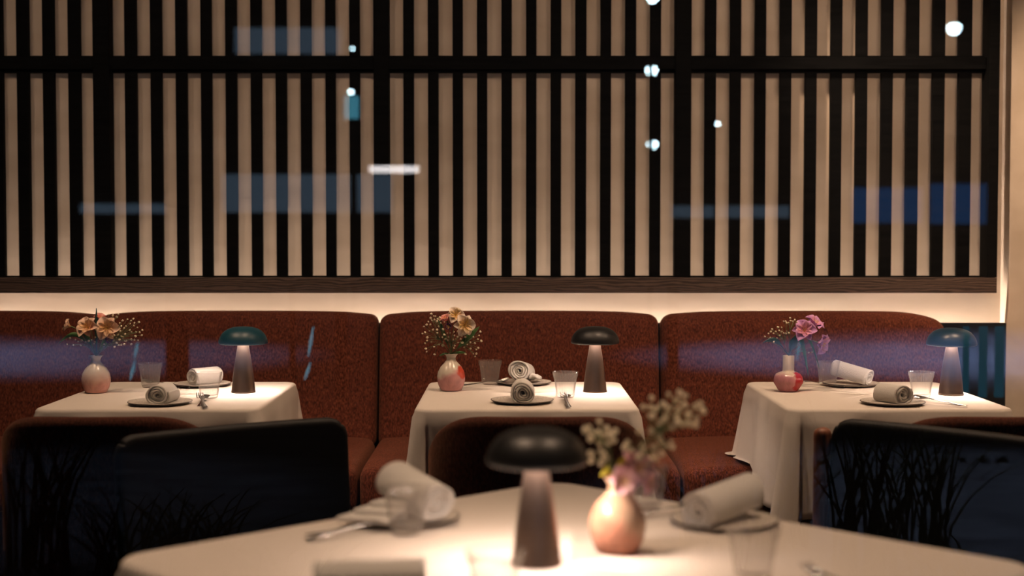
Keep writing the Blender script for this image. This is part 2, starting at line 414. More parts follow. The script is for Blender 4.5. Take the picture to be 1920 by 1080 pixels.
# rail between the two rows, with a thin lip behind
zr1, zr0 = zf(107.5, FRONT_Y + 0.04), zf(129.5, FRONT_Y + 0.04)
B().box(SCR_L, XRI - 0.001, 0.04, SL0 - FRONT_Y, zr0, zr1, bev=0.002).build('rail', M['dark_wood'], scr, False)
lip = B()
lip.box(SCR_L, XRI, SL0 - FRONT_Y, SL1 - FRONT_Y, zf(136.5, SL0), zf(104.5, SL0))
lip.box(SCR_L, XRI, SL0 - FRONT_Y - 0.012, SL1 - FRONT_Y, z_b1 - 0.002, zf(517, SL0))
lip.build('backing_lip', M['dark_wood'], scr, False)
stripes = [-120, -72.5, -25, 22.5, 71, 118.5, 167, 'P', 224, 272, 319, 366, 412, 459, 505.5, 552, 598.5, 643.5, 689, 'P',
           744, 790, 836, 881.5, 927, 973, 1019, 1065, 1112, 1158, 1204.5, 1251, 'P', 1307, 1354, 1400.5, 1447, 1494.5, 1542, 1589, 1636.5, 1684, 1732.5, 1781, 1831]
SW = 13.2
bays, cur = [], []
for i, s_ in enumerate(stripes):
    if s_ == 'P': bays.append(cur); cur = []
    else: cur.append(s_)
bays.append(cur)
# continue the first bay to the left, out of the frame
x = -120 - 47.5
for k in range(28):
    bays[0].insert(0, x); x -= 47.5
for row in (0, 1):
    z0, z1 = (zf(517.5, SL0), zf(136.5, SL0)) if row == 0 else (zf(104.5, SL0), SCR_TOP)
    for bay in bays:
        b = B()
        for a, c in zip(bay[:-1], bay[1:]):
            if xs(a + SW) < SCR_L: continue
            b.box(xs(a + SW), xs(c - SW), SL0 - FRONT_Y, SL1 - FRONT_Y, z0, z1)
        b.build('slat_panel', M['dark_wood'], scr, False)
for i in range(3):
    a, c = bays[i][-1] + SW, bays[i + 1][0] - SW
    B().box(xs(a, 6.02), xs(c, 6.02), 0.03, SL1 - FRONT_Y - 0.001, z_b1, SCR_TOP, bev=0.002).build('post', M['dark_wood'], scr, False)

# ------------------------------------------------------------------ banquette
def bench(x0, x1, label, end_r=0.0):
    xc = (x0 + x1) / 2; W = x1 - x0 - 0.006
    t = thing('banquette_section', label, 'banquette', (xc, 5.80, 0), 0, 'upholstered sections of the wall banquette')
    zt = at_y(960, 585, 5.87).z
    H = zt - 0.42
    def fb(x, y, z):
        k = (z + H / 2) / H
        u = abs(x) / (W / 2)
        drop = 0.016 * u ** 6 + 0.004 * u * u
        if end_r and x > 0: drop += end_r * max(0, (u - 0.55) / 0.45) ** 3
        z2 = z - drop * k
        puff = 0.014 * (1 - u ** 6)
        return (x, y - (puff if y < 0 else -puff * 0) + 0.09 * k + 0.065, z2 + 0.42 + H / 2)
    B().rbox(W, 0.13, H, 0.034 if not end_r else 0.05, fb, 6, 40).build('backrest', M['rust'], t)
    def fs(x, y, z):
        u = abs(x) / (W / 2)
        k = max(0, z / 0.09)
        return (x, y - 0.355, z + 0.375 + 0.012 * k * (1 - u ** 6) - 0.010 * k * ((y + 0.36) / 0.36 < 0.2))
    B().rbox(W, 0.74, 0.17, 0.04, fs, 5, 30).build('seat', M['rust'], t)
    B().rbox(W, 0.62, 0.27, 0.012, lambda x, y, z: (x, y - 0.32, z + 0.153), 3, 12).build('base', M['brown_fabric'], t)
    return t
bench(-4.06, -2.902, 'rust brown banquette section furthest left, past the left table')
bench(-2.899, -1.728, 'rust brown banquette section at the left edge, left of the first seam')
bench(-1.725, -0.556, 'rust brown banquette section behind the left table and its petrol blue lamp')
bench(-0.553, 0.612, 'rust brown banquette section behind the middle table between two seams')
bench(0.615, 1.815, 'rust brown banquette section behind the right table ending in a rounded corner', 0.034)

# ------------------------------------------------------------------ tables and cloths
def table(cx, cy, wx, wy, rz, label, group):
    t = thing('dining_table', label, 'table', (cx, cy, 0), rz, group)
    B().rbox(wx - 0.01, wy - 0.01, 0.03, 0.012, lambda x, y, z: (x, y, z + 0.730), 3, 4).build('tabletop', M['walnut'], t)
    B().lathe([(0.035, 0.03), (0.035, 0.70), (0.10, 0.715)], 24, caps=(True, True)).build('column', M['black_metal'], t)
    B().lathe([(0.24, 0.001), (0.24, 0.012), (0.05, 0.03)], 36, caps=(True, True)).build('base', M['black_metal'], t)
    return t
def cloth(cx, cy, wx, wy, rz, drop, label, group, seed=0, rc=0.05):
    rnd = random.Random(seed)
    bm = B()
    # perimeter of the rounded rectangle: (point, outward normal, cornerness)
    per = []
    hx, hy = wx / 2, wy / 2
    NS = 26; NC = 14
    def corner(cx_, cy_, a0):
        for k in range(NC + 1):
            a = a0 + PI / 2 * k / NC
            per.append((Vector((cx_ + rc * math.cos(a), cy_ + rc * math.sin(a))), Vector((math.cos(a), math.sin(a))), math.sin(PI * k / NC)))
    sides = [((hx, -hy + rc), (hx, hy - rc), (1, 0)), ((hx - rc, hy), (-hx + rc, hy), (0, 1)), ((-hx, hy - rc), (-hx, -hy + rc), (-1, 0)), ((-hx + rc, -hy), (hx - rc, -hy), (0, -1))]
    cs = [(hx - rc, hy - rc, 0), (-hx + rc, hy - rc, PI / 2), (-hx + rc, -hy + rc, PI), (hx - rc, -hy + rc, 1.5 * PI)]
    for sd, c in zip(sides, cs):
        a, b, n_ = Vector(sd[0]), Vector(sd[1]), Vector(sd[2])
        for k in range(1, NS): per.append((a.lerp(b, k / NS), n_, 0.0))
        corner(*c)
    N = len(per)
    # smooth the corner weight along the perimeter
    wgt = [p[2] for p in per]
    for _ in range(5): wgt = [(wgt[i - 1] + 2 * wgt[i] + wgt[(i + 1) % N]) / 4 for i in range(N)]
    ph = [rnd.uniform(0, 6.28) for _ in range(6)]
    arc = [0.0]
    for i in range(1, N): arc.append(arc[-1] + (per[i][0] - per[i - 1][0]).length)
    L = arc[-1] + (per[0][0] - per[-1][0]).length
    def wave(s):
        q = 2 * PI * s / L
        return (math.sin(11 * q + ph[0]) * 0.5 + math.sin(17 * q + ph[1]) * 0.35 + math.sin(7 * q + ph[2]) * 0.4 + math.sin(29 * q + ph[3]) * 0.18)
    rings = []
    for f in (0.0, 0.35, 0.7, 0.9):       # the flat top
        rings.append([(p.x * f, p.y * f, 0.0012 * math.sin(9 * p.x * f + ph[4]) * math.sin(8 * p.y * f + ph[5])) for p, n_, c in per])
    R = 0.014
    for k in range(0, 6):
        a = PI / 2 * k / 5
        rings.append([(p.x + n_.x * R * (math.sin(a) - 1), p.y + n_.y * R * (math.sin(a) - 1), R * (math.cos(a) - 1)) for p, n_, c in per])
    ND = 16
    for k in range(1, ND + 1):
        d = k / ND
        row = []
        for i, (p, n_, c) in enumerate(per):
            cw = min(1, wgt[i] * 1.1)
            side_fold = wave(arc[i]) * 0.026 * d ** 0.8 * (1 - 0.4 * cw)
            pinch = -0.045 * math.exp(-((cw - 0.35) / 0.16) ** 2) * d
            out = 0.018 * d + side_fold + 0.075 * cw ** 1.5 * d + pinch + 0.006
            z = -R - (drop - R) * d * (1 + 0.20 * cw) + 0.006 * wave(arc[i] + 0.1) * d
            wy_ = cy + p.y + n_.y * out
            if rz == 0 and wy_ > 4.96:        # the hem comes to rest on the banquette seat
                lim = 0.482 - 0.7495 + 0.002 * math.sin(40 * p.x)
                q_ = min(1, (wy_ - 4.96) / 0.12); q_ = q_ * q_ * (3 - 2 * q_)
                if z < lim: z += (lim - z) * q_
            row.append((p.x + n_.x * out, p.y + n_.y * out, z))
        rings.append(row)
    vs = bm.grid(rings, close_v=True)
    o = bm.build('tablecloth', M['cloth'], None, True, (cx, cy, 0.7495), (0, 0, rz))
    so = o.modifiers.new('thickness', 'SOLIDIFY'); so.thickness = 0.0015; so.offset = -1
    tag(o, label, 'tablecloth', group)
    return o
TABS = [(-1.147, 4.835, 0.71, 0.83, 'left'), (0.047, 4.835, 0.71, 0.83, 'middle'), (1.218, 4.835, 0.715, 0.83, 'right')]
for i, (cx, cy, wx, wy, nm) in enumerate(TABS):
    table(cx, cy, wx - 0.012, wy - 0.012, 0, 'table under the white cloth of the %s banquette table' % nm, 'tables along the banquette')
    what = {'left': 'left banquette table with the petrol blue lamp', 'middle': 'middle banquette table with the black lamp', 'right': 'right banquette table with the violet flowers'}[nm]
    cloth(cx, cy, wx, wy, 0, 0.34, 'long white tablecloth over the ' + what, 'tablecloths along the banquette', seed=i + 3)
# front table, turned by about 43 degrees
CA = at_z(1040, 899, 0.75); CL = at_z(196, 1044, 0.75); CR = at_z(1920, 1049, 0.75)
e1 = (CL - CA); e1.z = 0; L1 = e1.length; e1n = e1.normalized()
e2 = (CR - CA); e2.z = 0; e2n = Vector((-e1n.y, e1n.x, 0)); 
if e2n.dot(e2) < 0: e2n = -e2n
L2 = 1.14
FC = CA + e1n * (L1 / 2) + e2n * (L2 / 2)
FRZ = math.atan2(e1n.y, e1n.x) + PI     # local x axis runs from the left corner to the far corner
table(FC.x, FC.y, L1 - 0.02, L2 - 0.02, FRZ, 'large table under the white cloth in the foreground', None)
cloth(FC.x, FC.y, L1, L2, FRZ, 0.33, 'large white tablecloth in the foreground set cornerwise to the window', None, seed=11, rc=0.07)
TZ = 0.7508

# ------------------------------------------------------------------ chairs
def barrel_chair(label, loc, rz=0.0):
    t = thing('barrel_chair', label, 'chair', loc, rz, 'brown barrel chairs at the banquette tables')
    # the open side faces +y; the curved back faces the camera
    R0, TH = 0.325, 0.055
    b = B(); rows = []
    NA = 48
    for i in range(NA + 1):
        th = math.radians(-118 + 236 * i / NA)
        sx, sy = math.sin(th), -math.cos(th)
        xx = abs(sx) if abs(th) < PI / 2 else 1.0
        top = 0.800 - 0.012 * (xx) ** 2 - 0.085 * xx ** 7
        if abs(th) > math.radians(70): top -= 0.05 * min(1, (abs(th) - math.radians(70)) / math.radians(40))
        bot = 0.30
        prof = []
        r_out = R0; r_in = R0 - TH
        rc_ = TH / 2
        for k in range(4): prof.append((r_out, bot + (top - rc_ - bot) * k / 4))
        for k in range(9):
            a = PI * k / 8
            prof.append((R0 - rc_ + rc_ * math.cos(a), top - rc_ + rc_ * math.sin(a)))
        for k in range(3, -1, -1): prof.append((r_in, bot + (top - rc_ - bot) * k / 4))
        rows.append([(r * sx * 0.98, r * sy * 0.92, z) for r, z in prof])
    vs = b.grid(rows, close_v=True); b.cap(vs[0]); b.cap(vs[-1])
    b.build('backrest', M['brown_fabric'], t)
    b = B(); 
    prof = [(0.0005, 0.46), (0.2, 0.458), (0.25, 0.45), (0.262, 0.43), (0.262, 0.36), (0.25, 0.345), (0.0005, 0.345)]
    b.lathe(prof, 48); b.build('seat', M['brown_fabric'], t)
    for sx in (-1, 1):
        for sy in (-1, 1):
            B().tube([(0.17 * sx, 0.17 * sy, 0.345), (0.22 * sx, 0.22 * sy, 0.0)], [0.018, 0.011], 12).build('leg', M['walnut'], t)
    return t
CY = 4.12
barrel_chair('brown upholstered barrel chair in front of the left banquette table', (-1.15, CY, 0))
barrel_chair('brown upholstered barrel chair in front of the middle banquette table', (0.075, CY, 0))
barrel_chair('brown upholstered barrel chair in front of the right table, behind the black chair', (1.37, CY, 0))

def panel_chair(label, pa, pb, post):
    """black chair with a wide slightly curved back; pa and pb are the far and the near end of the back's top"""
    pa, pb = Vector(pa), Vector(pb)
    c = (pa + pb) / 2; d = (pb - pa).normalized(); W = (pb - pa).length
    rz = math.atan2(d.y, d.x)
    t = thing('panel_back_chair', label, 'chair', (c.x, c.y, 0), rz, 'black chairs at the foreground table')
    # local x runs along the back, the seat is on the side of the front table
    side = 1 if (Vector((FC.x, FC.y)) - Vector((c.x, c.y))).dot(Vector((-math.sin(rz), math.cos(rz)))) > 0 else -1
    H = 0.44
    def fb(x, y, z):
        u = x / (W / 2)
        # corners of the panel rounded in its own plane
        k = (z + H / 2) / H
        rr_ = 0.055; ex = max(0.0, abs(x) - (W / 2 - rr_)); ez = max(0.0, z - (H / 2 - rr_))
        if ex > 0 and ez > 0:
            l = math.hypot(ex, ez)
            m_ = max(ex, ez) / l
            x2 = math.copysign(W / 2 - rr_ + ex * m_, x); z2 = H / 2 - rr_ + ez * m_
        else: x2, z2 = x, z
        return (x2, y + side * 0.035 * u * u - side * 0.05 * k * 0.6, z2 + 0.785 - H / 2)
    B().rbox(W, 0.045, H, 0.018, fb, 5, 40).build('backrest', M['black_leather'], t)
    B().rbox(W * 0.86, 0.46, 0.08, 0.03, lambda x, y, z: (x, y + side * 0.26, z + 0.43), 4, 12).build('seat', M['black_leather'], t)
    for sx in (-1, 1):
        px_ = sx * (W / 2 - 0.06)
        B().tube([(px_, side * 0.07, 0.40), (px_ * 1.02, -side * 0.04, 0.0)], [0.018, 0.012], 12).build('leg', M['walnut'], t)
        B().tube([(px_ * 0.95, side * 0.44, 0.40), (px_ * 1.02, side * 0.50, 0.0)], [0.018, 0.012], 12).build('leg', M['walnut'], t)
    if post:
        xx = -(W / 2 + 0.021)
        def fp(x, y, z): return (x + xx, y + side * 0.03, z + 0.377)
        B().rbox(0.042, 0.055, 0.76, 0.02, fp, 5, 20).build('back_post', M['walnut'], t)
    return t
pa = at_z(646, 787, 0.775); pb = at_z(212, 826, 0.775)
panel_chair('black panel back chair on the left, behind the foreground tablecloth', pa, pb, False)
pa = at_z(1566, 789, 0.775)
panel_chair('black panel back chair on the right with a reddish wooden post', pa, pa + Vector((0.46, -0.48, 0)), True)

# ------------------------------------------------------------------ table lamps
def lamp(shade_mat):
    t = thing('table_lamp', 'x', 'lamp', (0, 0, 0), 0, 'cordless mushroom table lamps')
    B().lathe([(0.0415, 0.0), (0.0415, 0.003), (0.0405, 0.006), (0.0360, 0.050), (0.0300, 0.095), (0.0245, 0.130), (0.0200, 0.155), (0.0180, 0.170), (0.0175, 0.186)], 56, caps=(True, True)).build('column', M['bronze'], t)
    outer = [(0.0795, 0.1665), (0.0825, 0.168), (0.0838, 0.1720), (0.0830, 0.180), (0.0795, 0.190), (0.0730, 0.2010), (0.0630, 0.2115), (0.0500, 0.2190), (0.0340, 0.2240), (0.0160, 0.2262), (0.0004, 0.2266)]
    inner = [(0.0004, 0.2210), (0.0300, 0.2190), (0.0480, 0.2140), (0.0610, 0.2060), (0.0710, 0.1950), (0.0770, 0.1830), (0.0795, 0.1740), (0.0795, 0.1665)]
    B().lathe(outer + inner, 64).build('shade', shade_mat, t)
    B().lathe([(0.020, 0.1895), (0.050, 0.1895)], 40).build('diffuser', M['lamp_led'], t)
    B().lathe([(0.0175, 0.1905), (0.054, 0.1905), (0.054, 0.187), (0.058, 0.187), (0.058, 0.198), (0.0004, 0.198)], 40).build('light_housing', M['black_metal'], t)
    return t
def lamp_at(t, px, py, label):
    p = at_z(px, py, TZ); return place(t, label, (p.x, p.y, TZ))
l0 = lamp(M['petrol_metal']); lamp_at(l0, 456.5, 735, 'small mushroom table lamp with a petrol blue shade on the left table')
l1 = lamp(M['black_metal']); lamp_at(l1, 1115.5, 734, 'small mushroom table lamp with a glossy black shade on the middle table')
l2 = lamp(M['teal_sheen_black']); lamp_at(l2, 1783, 739, 'small mushroom table lamp with a dark shade on the right table')
l3 = copy_tree(l1); lamp_at(l3, 1006, 1056, 'blurred mushroom lamp with black shade on the foreground table')

# ------------------------------------------------------------------ tumblers
def tumbler():
    H = 0.086
    def rib(r, z, a): return r * (1 + (0.03 * math.cos(30 * a) if 0.008 < z < H - 0.008 else 0))
    prof = [(0.0004, 0.0), (0.026, 0.0), (0.0285, 0.002), (0.0298, 0.010), (0.0330, 0.035), (0.0370, 0.062), (0.0405, H - 0.012), (0.0432, H - 0.003), (0.0436, H), (0.0420, H)]
    ins = [(0.0405, H - 0.004), (0.0380, H - 0.012), (0.0345, 0.060), (0.0305, 0.035), (0.0270, 0.014), (0.0250, 0.0095), (0.0004, 0.009)]
    b = B(); b.lathe(prof + ins, 180, fn=rib)
    o = b.build('glass_tumbler', M['tumbler'])
    return tag(o, 'x', 'glass', 'ribbed water tumblers')
tb = [(282, 726, 'ribbed clear tumbler beside the round vase on the left table, at the banquette side'),
      (392, 746, 'ribbed clear tumbler beside the petrol blue lamp on the left table'),
      (919, 720, 'ribbed clear tumbler right of the vase on the middle table'),
      (1060, 745, 'ribbed clear tumbler beside the black lamp on the middle table'),
      (1552, 722, 'ribbed clear tumbler right of the faceted vase on the right table'),
      (1727, 745, 'ribbed clear tumbler beside the lamp on the right table'),
      (762, 1000, 'blurred tumbler before the leaning napkin roll on the foreground table'),
      (1213, 952, 'blurred tumbler half hidden behind the vase on the foreground table'),
      (928, 1140, 'blurred tumbler left of the lamp at the bottom edge, on the foreground table'),
      (1412, 1085, 'blurred tumbler in the lower right of the foreground table')]
t0 = tumbler()
for i, (px, py, lb) in enumerate(tb):
    o = t0 if i == 0 else copy_tree(t0)
    p = at_z(px, py, TZ); place(o, lb, (p.x, p.y, TZ), 0.1 * i)

# ------------------------------------------------------------------ plates
def plate():
    t = thing('stoneware_plate', 'x', 'plate', (0, 0, 0), 0, 'speckled side plates')
    def wob(r, z, a): return r * (1 + 0.006 * math.sin(5 * a + 1) + 0.004 * math.sin(9 * a)) 
    B().lathe([(0.0004, 0.0055), (0.070, 0.0058), (0.080, 0.0066), (0.0995, 0.0098)], 72, fn=wob).build('well', M['stoneware'], t)
    B().lathe([(0.0995, 0.0098), (0.1015, 0.0100), (0.1022, 0.0088), (0.1010, 0.0072), (0.0995, 0.0066)], 72, fn=wob).build('rim', M['stone_rim'], t)
    B().lathe([(0.0995, 0.0066), (0.080, 0.0020), (0.066, 0.0), (0.0004, 0.0)], 72, fn=wob).build('foot', M['stoneware'], t)
    return t
pl = [(300, 752.5, 'speckled stoneware plate with a napkin roll at the front of the left table'),
      (380, 718.5, 'speckled stoneware plate with a napkin roll at the back of the left table'),
      (979, 749.5, 'speckled stoneware plate with a napkin roll at the front of the middle table'),
      (982, 715.5, 'speckled stoneware plate with a napkin roll at the back of the middle table'),
      (1674, 752.5, 'speckled stoneware plate with a napkin roll at the front of the right table'),
      (1596, 718.0, 'speckled stoneware plate with a napkin roll at the back of the right table'),
      (762, 968, 'blurred plate under the leaning napkin roll on the foreground table'),
      (1358, 973, 'blurred plate under the napkin roll at right on the foreground table'),
      (690, 1122, 'plate at the bottom edge of the photograph on the foreground table')]
p0 = plate(); PP = []
for i, (px, py, lb) in enumerate(pl):
    o = p0 if i == 0 else copy_tree(p0)
    p = at_z(px, py, TZ + 0.008); place(o, lb, (p.x, p.y, TZ), 0.7 * i); PP.append(p)

# ------------------------------------------------------------------ rolled napkins
def napkin(label, loc, yaw, tilt=0.0, L=0.125, R=0.036, squash=0.9, flap=0.0, seed=0):
    """terry napkin rolled into a spiral; local +x is the roll's axis"""
    rnd = random.Random(seed)
    turns = 4.3; NT = 150; NX = 14
    b = B(); pitch = (R - 0.004) / turns; th = pitch * 0.80
    ph = [rnd.uniform(0, 6.28) for _ in range(4)]
    def pt(s, off, x):
        a = s * turns * 2 * PI
        r = 0.004 + pitch * (a / (2 * PI)) + off
        r *= 1 + 0.05 * math.sin(2 * a + ph[0]) + 0.03 * math.sin(3 * a + ph[1])
        y, z = r * math.cos(a + ph[2]), r * math.sin(a + ph[2])
        # rests flat on what carries it
        z = z * squash
        y = y * (2 - squash) 
        if z < -R * 0.78 * squash: z = -R * 0.78 * squash + (z + R * 0.78 * squash) * 0.2
        return (x, y, z + R * 0.82 * squash)
    outer, inner = [], []
    for i in range(NT + 1):
        s = i / NT
        # the ends telescope a little, layer by layer
        e = 0.004 * math.sin(s * turns * 2 * PI * 1.3 + ph[3]) + 0.004 * s
        xs_ = [(-L / 2 - e) + (L + 2 * e) * k / NX for k in range(NX + 1)]
        tt = th * (1 if i < NT - 3 else 0.5)
        outer.append([pt(s, tt / 2, xq) for xq in xs_]); inner.append([pt(s, -tt / 2, xq) for xq in xs_])
    rows = []
    for i in range(NT + 1):
        rows.append(outer[i] + list(reversed(inner[i])))
    vs = b.grid(rows, close_v=True); b.cap(vs[0]); b.cap(vs[-1])
    if flap:
        rows = []
        for i in range(13):
            u = i / 12
            y = R * 0.9 + flap * u; z = 0.016 + 0.010 * math.sin(u * PI) * (1 - u * 0.5)
            rows.append([(-L * 0.42 + L * 0.84 * k / 8, y, z + 0.002 * math.sin(k)) for k in range(9)] + [(-L * 0.42 + L * 0.84 * k / 8, y, z - 0.012) for k in range(8, -1, -1)])
        v2 = b.grid(rows, close_v=True); b.cap(v2[0]); b.cap(v2[-1])
    o = b.build('napkin_roll', M['towel'], None, True, loc, (0, 0, 0))
    o.rotation_euler = (Matrix.Rotation(yaw, 3, 'Z') @ Matrix.Rotation(tilt, 3, 'Y')).to_euler()
    return tag(o, label, 'napkin', 'rolled towel napkins')
PZ = TZ + 0.0062
def nap(px, py, z, *a, **k):
    p = at_z(px, py, z); return p
def nloc(px, i, dy=0.0, dz=0.0):
    y = PP[i].y + dy; return ((px - 960) / FPX * y * 1.0, y, PZ + dz)
R_ = math.radians
napkin('grey shaded napkin roll, spiral end towards the window, front of the left table', nloc(303, 0, 0.01), R_(-95), 0, 0.105, 0.036, seed=1)
napkin('cream napkin roll lying crosswise on the back plate of the left table', nloc(381, 1), R_(-131), 0, 0.10, 0.034, seed=2)
napkin('grey shaded napkin roll, spiral end towards the window, front of the middle table', nloc(981, 2, 0.0), R_(-91), 0, 0.12, 0.037, 0.96, seed=3)
napkin('white napkin roll tipped up on the back plate of the middle table', nloc(979, 3, 0.0, 0.006), R_(-103), R_(-9), 0.10, 0.0385, 1.0, 0.03, seed=4)
napkin('white napkin roll at the front of the right table, spiral end turned right', nloc(1675, 4, 0.0), R_(-63), 0, 0.10, 0.035, 0.96, seed=5)
napkin('white napkin roll sloping down to the right on the back plate of the right table', nloc(1598, 5, 0.0, 0.014), R_(-44), R_(11), 0.135, 0.032, 0.92, seed=6)
napkin('large blurred napkin roll leaning on folded cloth, left on the foreground table', nloc(775, 6, -0.01, 0.026), R_(-52), R_(11), 0.145, 0.038, 0.95, seed=7)
napkin('large blurred napkin roll pointing up right, right on the foreground table', nloc(1362, 7, 0.0, 0.006), R_(-138), R_(7), 0.15, 0.037, 0.95, seed=8)
napkin('grey blurred napkin roll cut by the bottom edge, nearest the window', nloc(690, 8, 0.0), R_(8), 0, 0.15, 0.036, seed=9)
# the folded cloth under the leaning roll
b = B()
for k in range(3):
    y0 = -0.045 + 0.012 * k
    b.rbox(0.115 - 0.014 * k, 0.075, 0.0105, 0.005, lambda x, y, z, k=k, y0=y0: (x + 0.008 * k, y + y0 + 0.02 * k, z + 0.007 + 0.0095 * k + 0.002 * math.sin(30 * x)), 3, 16)
o = b.build('folded_napkin', M['towel'], None, True, ((722 - 960) / FPX * (PP[6].y - 0.02), PP[6].y - 0.015, PZ + 0.004), (0, 0, R_(-30)))
tag(o, 'folded napkin layers under the leaning roll, left on the foreground table', 'napkin')

# ------------------------------------------------------------------ cutlery
def fork_bm():
    b = B()
    rows = []
    pr = [(-0.100, 0.0085, 0), (-0.095, 0.0095, 0), (-0.06, 0.007, 0.001), (-0.02, 0.0045, 0.003), (0.02, 0.0038, 0.006), (0.042, 0.006, 0.006), (0.052, 0.011, 0.004), (0.06, 0.0125, 0.003)]
    for (x, w_, z) in pr:
        rows.append([(x, -w_, z), (x, 0, z + 0.0012), (x, w_, z), (x, 0, z - 0.0012)])
    vs = b.grid(rows, close_v=True); b.cap(vs[0]); b.cap(vs[-1])
    for k in range(4):
        y = -0.0102 + 0.0068 * k
        b.tube([(0.058, y, 0.003), (0.07, y, 0.0035), (0.085, y, 0.007), (0.097, y * 0.96, 0.013)], [0.0022, 0.0021, 0.0017, 0.0009], 6)
    return b
def spoon_bm():
    b = B(); rows = []
    pr = [(-0.095, 0.0085, 0), (-0.09, 0.0095, 0), (-0.055, 0.007, 0.001), (-0.015, 0.0045, 0.004), (0.025, 0.0038, 0.007), (0.042, 0.0045, 0.006)]
    for (x, w_, z) in pr:
        rows.append([(x, -w_, z), (x, 0, z + 0.0012), (x, w_, z), (x, 0, z - 0.0012)])
    vs = b.grid(rows, close_v=True); b.cap(vs[0]); b.cap(vs[-1])
    top, bot = [], []
    for i in range(9):
        u = -1 + 2 * i / 8
        x = 0.066 + 0.026 * u; hw = 0.0175 * math.sqrt(max(0.02, 1 - u * u))
        rt, rb = [], []
        for k in range(9):
            v = -1 + 2 * k / 8
            dish = 0.0065 * (1 - v * v) * (1 - u * u)
            rt.append((x, hw * v, 0.0085 - dish + 0.002 * u)); rb.append((x, hw * v, 0.0072 - dish + 0.002 * u))
        rows_ = rt + list(reversed(rb)); top.append(rows_)
    vs = b.grid(top, close_v=True); b.cap(vs[0]); b.cap(vs[-1])
    return b
f0 = tag(fork_bm().build('dinner_fork', M['steel']), 'x', 'fork', 'steel forks on the tables')
s0 = tag(spoon_bm().build('table_spoon', M['steel']), 'x', 'spoon', 'steel spoons on the tables')
def put(o, px, py, z, yaw, pitch, label):
    p = at_z(px, py, z); o.location = (p.x, p.y, z); o['label'] = label
    o.rotation_euler = (Matrix.Rotation(R_(yaw), 3, 'Z') @ Matrix.Rotation(R_(-pitch), 3, 'Y')).to_euler()
cut = [(380, 753, 97, 107, 'left table right of its front plate'), (1062, 752, 90, 93, 'middle table right of its front plate'), (1757, 753, 128, 142, 'right table beside its front plate'),
       (930 - 22, 719, 12, 25, 'middle table beside its back tumbler'), (312, 721, 170, 160, 'left table at the banquette side'), (1532, 719.5, 170, 155, 'right table beside its back tumbler'),
       (668, 992, 20, 34, 'foreground table at left'), (1243, 960, 30, 15, 'foreground table right of the vase')]
for i, (px, py, a1, a2, wh) in enumerate(cut):
    s = s0 if i == 0 else copy_tree(s0); put(s, px, py, TZ + 0.003, a1, 2.0, 'steel spoon under a fork on the ' + wh)
    f = f0 if i == 0 else copy_tree(f0); put(f, px - 1, py, TZ + 0.0105, a2, 3.5, 'steel fork crossed over a spoon on the ' + wh)
f = copy_tree(f0); put(f, 1585, 1098, TZ + 0.003, 118, 2, 'steel fork whose tip shows at the bottom right edge of the foreground table')

# ------------------------------------------------------------------ vases
def round_vase(m, label, px, py, rz=0.0):
    prof = [(0.0004, 0.0), (0.030, 0.0), (0.036, 0.002), (0.044, 0.018), (0.0485, 0.036), (0.0490, 0.050), (0.0455, 0.066), (0.0365, 0.083), (0.0235, 0.097), (0.0165, 0.106), (0.0155, 0.113), (0.0185, 0.121), (0.0240, 0.1275), (0.0236, 0.1285),
            (0.0205, 0.1265), (0.0130, 0.113), (0.0140, 0.104), (0.030, 0.085), (0.040, 0.05), (0.03, 0.008), (0.0004, 0.006)]
    p = at_z(px, py, TZ)
    o = B().lathe(prof, 64).build('bud_vase', m, None, True, (p.x, p.y, TZ), (0, 0, rz))
    return tag(o, label, 'vase', 'small ceramic bud vases'), p
v0, vp0 = round_vase(M['vase_a'], 'round cream and pale pink bud vase on the left table', 180.5, 736)
v1, vp1 = round_vase(M['vase_b'], 'round rose bud vase with a red patch on the middle table', 846, 732)
v3, vp3 = round_vase(M['vase_d'], 'blurred peach bud vase on the foreground table', 1157.5, 1033)
def facet(r, z, a):
    if z > 0.068 or r < 0.02: return r
    k = PI / 4
    return r * (0.965 + 0.035 * math.cos(((a + 0.2) % k - k / 2) * 4) ** 2)
vp2 = at_z(1478, 733, TZ)
v2 = B().lathe([(0.0004, 0), (0.030, 0), (0.034, 0.002), (0.0525, 0.030), (0.0530, 0.036), (0.0500, 0.050), (0.0440, 0.060), (0.030, 0.066), (0.0205, 0.069), (0.0200, 0.075), (0.0200, 0.1235), (0.0190, 0.1245), (0.0175, 0.1235), (0.0172, 0.07), (0.03, 0.055), (0.04, 0.035), (0.03, 0.006), (0.0004, 0.006)], 96, fn=facet).build('bud_vase', M['vase_c'], None, True, (vp2.x, vp2.y, TZ))
tag(v2, 'squat faceted pink and red vase with a straight cream neck on the right table', 'vase', 'small ceramic bud vases')

